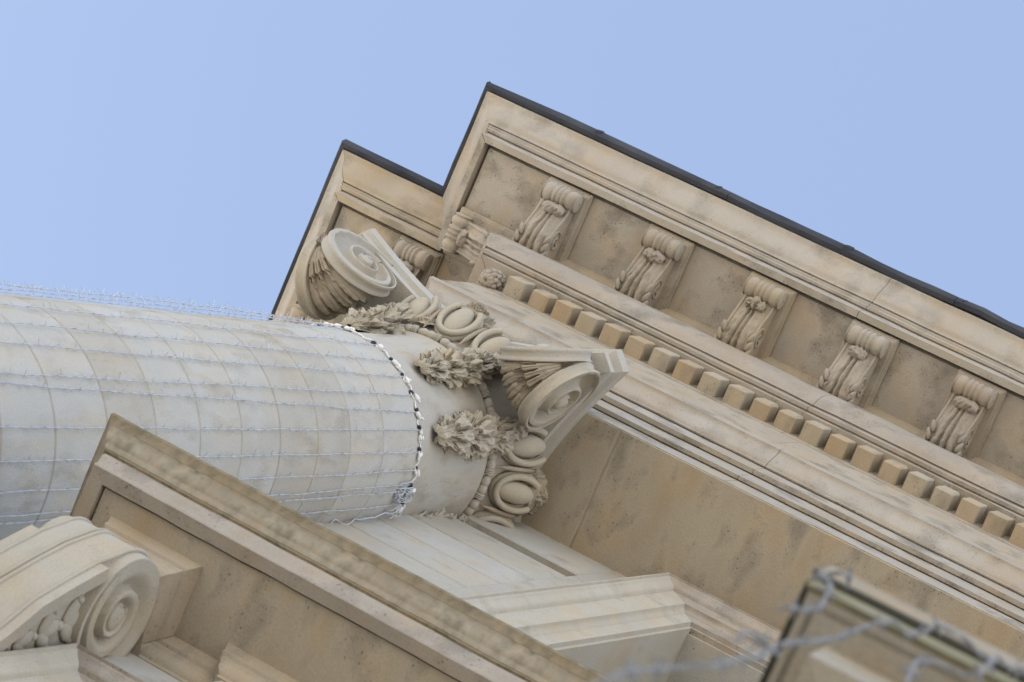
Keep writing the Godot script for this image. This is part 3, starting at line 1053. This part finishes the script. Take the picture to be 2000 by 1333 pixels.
func build_lower_window() -> void:
	var w := thing("hooded_window", "lower window under a mossy projecting hood carried by scrolled stone consoles", "window", Vector3(-3.3, 5.4, WALL))
	window_frame(w, -4.415, -2.185, 8.535, 5.55)
	var HZ := -2.61
	var HX := -4.68
	var HR := -1.92
	# hood: soffit, corona and mossy cymatium
	var soffit := [Vector2(-0.325, 9.10), Vector2(0.146, 9.10), Vector2(0.149, 9.15), Vector2(-0.325, 9.15)]
	var lower := [Vector2(-0.30, 9.151), Vector2(0.152, 9.151), Vector2(0.1545, 9.084), Vector2(0.203, 9.078)]
	lower += scurve(Vector2(0.207, 9.082), Vector2(0.23, 9.16), 5)
	lower += [Vector2(0.231, 9.172), Vector2(-0.30, 9.172)]
	var drip := [Vector2(-0.325, 9.1725), Vector2(0.240, 9.1725), Vector2(0.243, 9.18), Vector2(-0.325, 9.18)]
	var upper := [Vector2(-0.325, 9.1805), Vector2(0.246, 9.1805), Vector2(0.255, 9.19), Vector2(0.259, 9.20)]
	upper += scurve(Vector2(0.262, 9.203), Vector2(0.306, 9.255), 6, true)
	upper += [Vector2(-0.325, 9.2555)]
	var lip := [Vector2(-0.325, 9.256), Vector2(0.3065, 9.256), Vector2(0.314, 9.268), Vector2(0.322, 9.281), Vector2(0.33, 9.287), Vector2(0.333, 9.305), Vector2(-0.325, 9.38)]
	var defs := [["hood_soffit", soffit, M.ochre], ["hood_corona", lower, M.warm2], ["hood_drip", drip, M.moss2], ["hood_cymatium", upper, M.moss], ["hood_edge", lip, M.moss2]]
	for d in defs:
		var m := Mesher.new()
		block(m, d[1], Vector3(0, 0, HZ), Vector3.RIGHT, Vector3.BACK, Vector3.UP, HX, -1.0, HR, 1.0, 0.0025, 0.1)
		part(d[0], m, d[2], w)
		var r1 := Mesher.new()
		block(r1, d[1], Vector3(HX, 0, 0), Vector3.BACK, Vector3.LEFT, Vector3.UP, WALL, 0.0, HZ, 1.0, 0.0025, 0.1)
		part(d[0], r1, d[2], w)
		var r2 := Mesher.new()
		block(r2, d[1], Vector3(HR, 0, 0), Vector3.BACK, Vector3.RIGHT, Vector3.UP, WALL, 0.0, HZ, 1.0, 0.0025, 0.1)
		part(d[0], r2, d[2], w)
	# bed moulding, breaking forward over the consoles and over a middle panel
	var bed := [Vector2(-0.3, 8.95), Vector2(0.0, 8.95), Vector2(0.002, 8.972), Vector2(0.012, 8.976)]
	bed += scurve(Vector2(0.016, 8.98), Vector2(0.042, 9.02), 5, true)
	bed += [Vector2(0.044, 9.035), Vector2(0.056, 9.04), Vector2(0.058, 9.06), Vector2(0.07, 9.085), Vector2(0.072, 9.10), Vector2(-0.3, 9.10)]
	var steps := [[-4.69, -4.455, HZ], [-4.12, -2.48, -2.79], [-2.145, -1.91, HZ]]
	var back := -2.861
	for q in steps:
		var m := Mesher.new()
		block(m, bed, Vector3(0, 0, q[2]), Vector3.RIGHT, Vector3.BACK, Vector3.UP, q[0], -1.0, q[1], 1.0, 0.0018)
		for e in [[q[0], Vector3.LEFT], [q[1], Vector3.RIGHT]]:
			block(m, bed, Vector3(e[0], 0, 0), Vector3.BACK, e[1], Vector3.UP, back, 1.0, q[2], 1.0, 0.0018)
		part("bed_moulding", m, M.ochre, w)
	for q in [[-4.455, -4.12], [-2.48, -2.145]]:
		var m := Mesher.new()
		block(m, bed, Vector3(0, 0, back), Vector3.RIGHT, Vector3.BACK, Vector3.UP, q[0], 1.0, q[1], -1.0, 0.0018)
		part("bed_moulding", m, M.ochre, w)
	slab("frieze_panel", Vector3(-4.455, 8.536, WALL - 0.03), Vector3(-2.145, 8.952, back - 0.004), M.pale, w, 0.003)
	slab("frieze_panel", Vector3(-4.10, 8.536, WALL - 0.03), Vector3(-2.50, 8.953, -2.796), M.pale2, w, 0.003)
	console(w, -4.69, -4.45)
	console(w, -2.145, -1.905)


func console(w: Node, xa: float, xb: float) -> void:
	# side view (z, y): a big scroll at the top and a band sweeping down to the wall
	var ez := -2.722
	var ey := 8.735
	var R := 0.222
	var prof := [Vector2(WALL - 0.04, 8.955)]
	prof += arc(ez, ey, R, 92, -8, 22)
	prof += [Vector2(-2.535, 8.55), Vector2(-2.588, 8.40), Vector2(-2.648, 8.25), Vector2(-2.735, 8.12), Vector2(-2.80, 8.0), Vector2(-2.84, 7.85), Vector2(-2.85, 7.7), Vector2(-2.84, 7.58), Vector2(-2.87, 7.5), Vector2(WALL - 0.04, 7.48)]
	var m := Mesher.new()
	block(m, prof, Vector3.ZERO, Vector3.RIGHT, Vector3.BACK, Vector3.UP, xa, 0, xb, 0, 0.0015, 0.06, 30.0)
	var body := part("console", m, M.tan, w)
	# two grooves' worth of raised fillets along the face
	var f := Mesher.new()
	var face := prof.slice(6, 32)
	for u in [0.0, 0.36, 0.44, 1.0]:
		var path := PackedVector3Array()
		for q in face: path.append(Vector3(lerpf(xa + 0.006, xb - 0.006, u), q.y, q.x))
		f.tube(path, 0.008, 6)
	part("fillet", f, M.tan, body)
	# the scroll in relief on both cheeks, and a carved leaf below it
	for s in [[xb, 1.0], [xa, -1.0]]:
		var g := []
		var NT := 90
		var NR := 42
		var sc := Mesher.new()
		for i in NT + 1:
			var t := TAU * i / NT
			var row := PackedVector3Array()
			for j in NR + 1:
				var q := float(j) / NR
				var r := (R - 0.004) * q
				var ph := (log(R / maxf(r, 0.02)) / 0.72) + t / TAU - 0.15
				ph -= floorf(ph)
				var d := lerpf(0.036, 0.003, smoothstep(0.25, 0.95, ph)) if ph < 0.95 else lerpf(0.003, 0.036, (ph - 0.95) / 0.05)
				if q < 0.2: d = 0.028 + 0.008 * sqrt(maxf(0.0, 1.0 - pow(q / 0.2, 2.0)))
				if q > 0.88: d = 0.036
				if j == NR: d = -0.004
				row.append(Vector3(s[0] + s[1] * d, ey + r * sin(t), ez + r * cos(t)))
			g.append(row)
		sc.grid(g, s[1] * -1.0)
		# the margin that follows the face down
		var inner := PackedVector3Array()
		var outer := PackedVector3Array()
		for k in range(24, prof.size() - 3):
			var tq: Vector2 = (prof[k + 1] - prof[k - 1]).normalized()
			var nq := Vector2(tq.y, -tq.x)
			outer.append(Vector3(s[0], prof[k].y, prof[k].x))
			inner.append(Vector3(s[0], prof[k].y, prof[k].x) + Vector3(0, nq.y, nq.x) * 0.05)
		for k in outer.size() - 1:
			var o: Vector3 = Vector3.RIGHT * s[1]
			sc.quad(outer[k] + o * 0.036, outer[k + 1] + o * 0.036, inner[k + 1] + o * 0.034, inner[k] + o * 0.034, o)
			sc.quad(inner[k] + o * 0.034, inner[k + 1] + o * 0.034, inner[k + 1] - o * 0.01, inner[k] - o * 0.01, Vector3(0, 0, -1))
			sc.quad(outer[k] + o * 0.036, outer[k + 1] + o * 0.036, outer[k + 1] - o * 0.01, outer[k] - o * 0.01, Vector3(0, 0, 1))
		part("scroll", sc, M.tan, body)
		var lf := Mesher.new()
		# a leaf of overlapping lobes: stem up the middle, lobes fanning to both sides
		var p0 := Vector2(-2.735, 8.47)
		var p1 := Vector2(-2.865, 7.86)
		for q in 6:
			var fq := q / 5.0
			var at := p0.lerp(p1, fq)
			for e in [-1.0, 0.0, 1.0]:
				var L := lerpf(0.085, 0.05, fq) * (1.0 if e == 0.0 else 0.85)
				var dir := Vector2(0.21, 0.98).rotated(e * -0.95)
				var c := Vector3(s[0] + s[1] * 0.004, at.y + dir.y * L * 0.6, at.x + dir.x * L * 0.6)
				var al := Vector3(0, dir.y, dir.x)
				var ac := Vector3(0, -dir.x, dir.y)
				lf.blob(c, Basis(ac * L * 0.42, Vector3.RIGHT * s[1] * 0.013, al * L * 0.75), 9, 7)
				lf.blob(c + al * L * 0.62, Basis(ac * L * 0.26, Vector3.RIGHT * s[1] * 0.017, al * L * 0.22), 7, 5)
		part("carved_leaf", lf, M.tan, body)


func build_porch() -> void:
	var w := thing("porch", "nearest stone cornice corner, mossy and out of focus, with barbed wire strung along it", "porch", Vector3(0.2, -1.6, -1.9))
	var PZ := -0.90
	var PX := -1.08
	var prof := [Vector2(-0.5, 4.12), Vector2(0.0, 4.12), Vector2(0.003, 4.19), Vector2(0.038, 4.20), Vector2(0.041, 4.288), Vector2(0.078, 4.29), Vector2(0.08, 4.298), Vector2(0.086, 4.298), Vector2(0.088, 4.29), Vector2(0.099, 4.29)]
	prof += [Vector2(0.099, 4.295), Vector2(-0.5, 4.30)]
	var mid := [Vector2(-0.5, 4.301), Vector2(0.097, 4.296), Vector2(0.110, 4.292), Vector2(0.112, 4.340), Vector2(-0.5, 4.341)]
	var drip := [Vector2(-0.5, 4.342), Vector2(0.118, 4.342), Vector2(0.122, 4.356), Vector2(-0.5, 4.357)]
	var top := [Vector2(-0.5, 4.358), Vector2(0.121, 4.358), Vector2(0.123, 4.435), Vector2(0.115, 4.445), Vector2(-0.5, 4.49)]
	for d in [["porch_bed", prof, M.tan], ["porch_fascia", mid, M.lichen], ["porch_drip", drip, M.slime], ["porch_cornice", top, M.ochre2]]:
		for k in 3:
			var m := Mesher.new()
			if k == 0:
				block(m, d[1], Vector3(0, 0, PZ), Vector3.RIGHT, Vector3.BACK, Vector3.UP, PX, -1.0, 1.6, 1.0, 0.002, 0.08)
			else:
				block(m, d[1], Vector3(PX if k == 1 else 1.6, 0, 0), Vector3.BACK, Vector3.LEFT if k == 1 else Vector3.RIGHT, Vector3.UP, WALL, 0.0, PZ, 1.0, 0.002, 0.08)
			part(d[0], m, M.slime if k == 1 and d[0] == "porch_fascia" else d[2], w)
	slab("ceiling", Vector3(PX + 0.4, 4.15, WALL), Vector3(1.2, 4.3, PZ - 0.4), M.ochre, w)
	for x in [PX, 1.2]:
		slab("pier", Vector3(x, -1.6, PZ - 0.42), Vector3(x + 0.4, 4.125, PZ), M.pale, w, 0.01)


# ------------------------------------------------------------------ barbed wire
func barb(m: Mesher, p: Vector3, along: Vector3, out: Vector3, L: float, r: float) -> void:
	for s in 2:
		var d: Vector3 = (out.rotated(along, rng.randf_range(-1.2, 1.2)) + along * (rng.randf_range(0.5, 1.1) * (1 if s == 0 else -0.5))).normalized()
		m.tube(PackedVector3Array([p - d * L * 0.25, p + d * L]), r, 3)


func strand(label: String, top: float, low: float, lift: float, dense: float, group := "wire strands on the column") -> void:
	var w := thing("wire_strand", label, "wire", on_col(low, 0.6, 4.0), group)
	var a := PackedVector3Array()
	var b := PackedVector3Array()
	var N := 150
	var sd := rng.randi() % 1000
	for i in N + 1:
		var f := float(i) / N
		var y := lerpf(12.69, 5.2, f)
		var deg := lerpf(top, lerpf(top, low, 1.0), clampf((12.69 - y) / 3.2, 0, 2.4)) + wear.get_noise_2d(y * 16.0, sd) * 0.6
		var r := shaft_radius(y) + 0.007 + lift * minf(1.0, f * 6.0 + 0.25) + 0.005 * wear.get_noise_2d(y * 30.0, sd + 50)
		var p := on_col(deg, r, y)
		var tw := f * 620.0
		var out := on_col(deg, 1.0, y) - on_col(deg, 0.0, y)
		var tg := out.cross(Vector3.UP)
		a.append(p + (out * cos(tw) + tg * sin(tw)) * 0.0017)
		b.append(p - (out * cos(tw) + tg * sin(tw)) * 0.0017)
	var m := Mesher.new()
	m.tube(a, 0.0016, 4); m.tube(b, 0.0016, 4)
	part("wire", m, M.wire, w)
	var k := Mesher.new()
	var y := 12.55
	while y > 6.0:
		var f := (12.69 - y) / 7.49
		var p := a[int(f * N)]
		var out := Vector3(p.x - COL.x, 0, p.z - COL.z).normalized()
		barb(k, p, Vector3.UP, out, rng.randf_range(0.014, 0.032), 0.0012)
		y -= rng.randf_range(0.06, 0.13) / dense
	var o := part("barbs", k, M.wire, w)
	o.set_meta("kind", "stuff")


func build_wires() -> void:
	var rows := [
		["barbed strand standing clear of the column's upper outline against the sky", -22.5, -23.5, 0.030, 2.2],
		["barbed strand lying on the column's upper outline, just under the one against the sky", -17.5, -18.0, 0.012, 1.6],
		["short-barbed strand hugging the column below the two at its sky edge", -9.0, -10.0, 0.006, 1.3],
		["third wire down the column face from its sky edge", 10.1, 4.0, 0.004, 1.0],
		["fourth wire down the column face from its sky edge", 22.7, 17.0, 0.004, 1.0],
		["fifth wire down the column face, above the crossing pair", 32.7, 27.8, 0.004, 1.0],
		["upper wire of the pair that closes up leftwards on the column", 43.0, 40.9, 0.004, 1.1],
		["lower wire of the pair that closes up leftwards on the column", 52.0, 45.0, 0.004, 1.0],
		["wire along the middle of the column, passing behind the hood's top corner", 61.0, 60.2, 0.004, 0.9],
		["first wire below the middle one, ending under the third leaf drop", 71.9, 72.1, 0.004, 0.9],
		["second wire below the middle one on the column's shaded side", 81.2, 83.0, 0.004, 0.9],
		["upper wire of the close pair low on the column", 89.0, 92.0, 0.004, 0.9],
		["lower wire of the close pair low on the column", 92.0, 95.0, 0.008, 0.9],
		["lowest straight wire on the column, next to the wall", 100.0, 103.0, 0.008, 1.0]]
	for r in rows:
		strand(r[0], r[1], r[2], r[3], r[4])
	# the loose wavy length at the column's foot of the wall
	var w := thing("loose_wire", "loose wavy wire drooping between the lowest strand and the wall", "wire", on_col(106, 0.52, 12.0))
	var path := PackedVector3Array()
	for i in 60:
		var f := i / 59.0
		path.append(on_col(101.0 + 8.5 * sqrt(f) + 0.8 * sin(f * 31.0), 0.512 + 0.02 * sin(f * 23.0) * f + 0.012, lerpf(12.66, 11.95, f)))
	var m := Mesher.new()
	m.tube(path, 0.0032, 5)
	part("wire", m, M.wire, w)
	# the cord that ties the strands' ends round the top of the shaft
	var t := thing("tie_cord", "white cord with dark clips tying the wire ends round the top of the shaft", "cord", on_col(40, 0.5, 12.69))
	var ring := Mesher.new()
	var rp := PackedVector3Array()
	for i in 121:
		var f := i / 120.0
		var deg := lerpf(-40, 118, f)
		rp.append(on_col(deg, 0.506 + 0.004 * sin(f * 90), 12.695 + 0.012 * sin(f * 130.0)))
	ring.tube(rp, 0.0045, 5)
	part("cord", ring, M.cord, t)
	var ends := [-22, -17, -9, 10.1, 22.7, 32.7, 43, 52, 61, 71.9, 81.2, 90.5, 100]
	for i in ends.size():
		var a: float = ends[i]
		var m2 := Mesher.new()
		for q in 3:
			m2.blob(on_col(a + rng.randf_range(0.5, 4.5), 0.512, 12.70 + rng.randf_range(-0.02, 0.03)), frame(a) * Basis(Vector3(0, 0, 1), rng.randf_range(-0.9, 0.9)) * Basis.from_scale(Vector3(0.020, 0.011, 0.011) * rng.randf_range(0.55, 1.1)), 7, 5)
		part("knot", m2, M.cord, t)
		var m3 := Mesher.new()
		m3.blob(on_col(a - 1.5, 0.508, 12.69), frame(a) * Basis(Vector3(0, 0, 1), 0.6) * Basis.from_scale(Vector3(0.015, 0.010, 0.011) * rng.randf_range(0.6, 1.1)), 7, 5)
		part("clip", m3, M.black, t)
	var loops := Mesher.new()
	for i in 7:
		var lp := PackedVector3Array()
		var a0 := rng.randf_range(88, 103)
		for k in 16:
			var q := TAU * k / 15.0
			lp.append(on_col(a0 + 3.0 * cos(q) + rng.randf_range(-0.5, 0.5), 0.515 + 0.018 * sin(q * 2 + i), 12.64 + 0.07 * sin(q)))
		loops.tube(lp, 0.0028, 4)
	part("loop", loops, M.wire, t)
	# barbed wire along the porch cornice, close to the camera
	frame_wire("blurred barbed wire rising from the bottom edge and running along the near cornice", [[-0.985, 2.95], [-0.997, 3.106], [-1.008, 3.224], [-1.013, 3.321], [-0.983, 3.347], [-0.983, 3.433], [-0.996, 3.52], [-1.005, 3.599], [-0.997, 3.633], [-0.993, 3.72], [-1.008, 3.889], [-1.012, 4.033], [-0.995, 4.074], [-0.974, 4.094], [-0.983, 4.206], [-0.978, 4.242], [-0.928, 4.208], [-0.902, 4.226], [-0.85, 4.27], [-0.78, 4.25]])
	frame_wire("short blurred wire tail curling left of the near cornice's edge", [[-1.031, 3.557], [-1.033, 3.597], [-1.01, 3.613], [-0.997, 3.633]])
	frame_wire("blurred wire looped over the near cornice's corner", [[-1.078, 3.833], [-1.067, 3.824], [-1.071, 3.917], [-1.081, 4.03], [-1.108, 4.134], [-1.137, 4.165], [-1.151, 4.182], [-1.153, 4.246], [-1.13, 4.237], [-1.124, 4.263], [-1.139, 4.315]])
	frame_wire("blurred wire loop hanging in the bottom right corner", [[-0.876, 3.777], [-0.905, 3.903], [-0.909, 4.022], [-0.882, 4.056], [-0.855, 4.041], [-0.878, 4.211], [-0.869, 4.245], [-0.84, 4.282], [-0.8, 4.3]])


func frame_wire(label: String, pts: Array) -> void:
	var cv := Curve3D.new()
	for i in pts.size():
		var p := Vector3(pts[i][0], pts[i][1], -0.755 + 0.01 * sin(i * 1.7))
		var a: Array = pts[maxi(i - 1, 0)]
		var b: Array = pts[mini(i + 1, pts.size() - 1)]
		var tg := Vector3(b[0] - a[0], b[1] - a[1], 0) / 6.0
		cv.add_point(p, -tg, tg)
	var L := cv.get_baked_length()
	var w := thing("barbed_wire", label, "wire", cv.sample_baked(0.0), "barbed wire on the near cornice")
	var p1 := PackedVector3Array()
	var p2 := PackedVector3Array()
	var k := Mesher.new()
	var n := maxi(8, int(L / 0.012))
	var nb := 0.05
	for i in n + 1:
		var s := L * i / n
		var p := cv.sample_baked(s)
		var d: Vector3 = (cv.sample_baked(minf(s + 0.01, L)) - cv.sample_baked(maxf(s - 0.01, 0))).normalized()
		var x := d.cross(Vector3.BACK).normalized()
		var y := d.cross(x)
		var t := s * 75.0
		p1.append(p + (x * cos(t) + y * sin(t)) * 0.0019)
		p2.append(p - (x * cos(t) + y * sin(t)) * 0.0019)
		if s > nb:
			nb = s + rng.randf_range(0.09, 0.15)
			for e in 2:
				var dd := (x.rotated(d, rng.randf() * TAU) + d * rng.randf_range(-0.4, 0.4)).normalized()
				k.tube(PackedVector3Array([p - dd * 0.013, p + dd * 0.016]), 0.0018, 4)
			k.blob(p, Basis.from_scale(Vector3(0.006, 0.006, 0.006)), 6, 5)
	var m := Mesher.new()
	m.tube(p1, 0.0018, 5); m.tube(p2, 0.0018, 5)
	part("wire", m, M.rust_wire, w)
	if k.v.size():
		var o := part("barbs", k, M.rust_wire, w)
		o.set_meta("kind", "stuff")
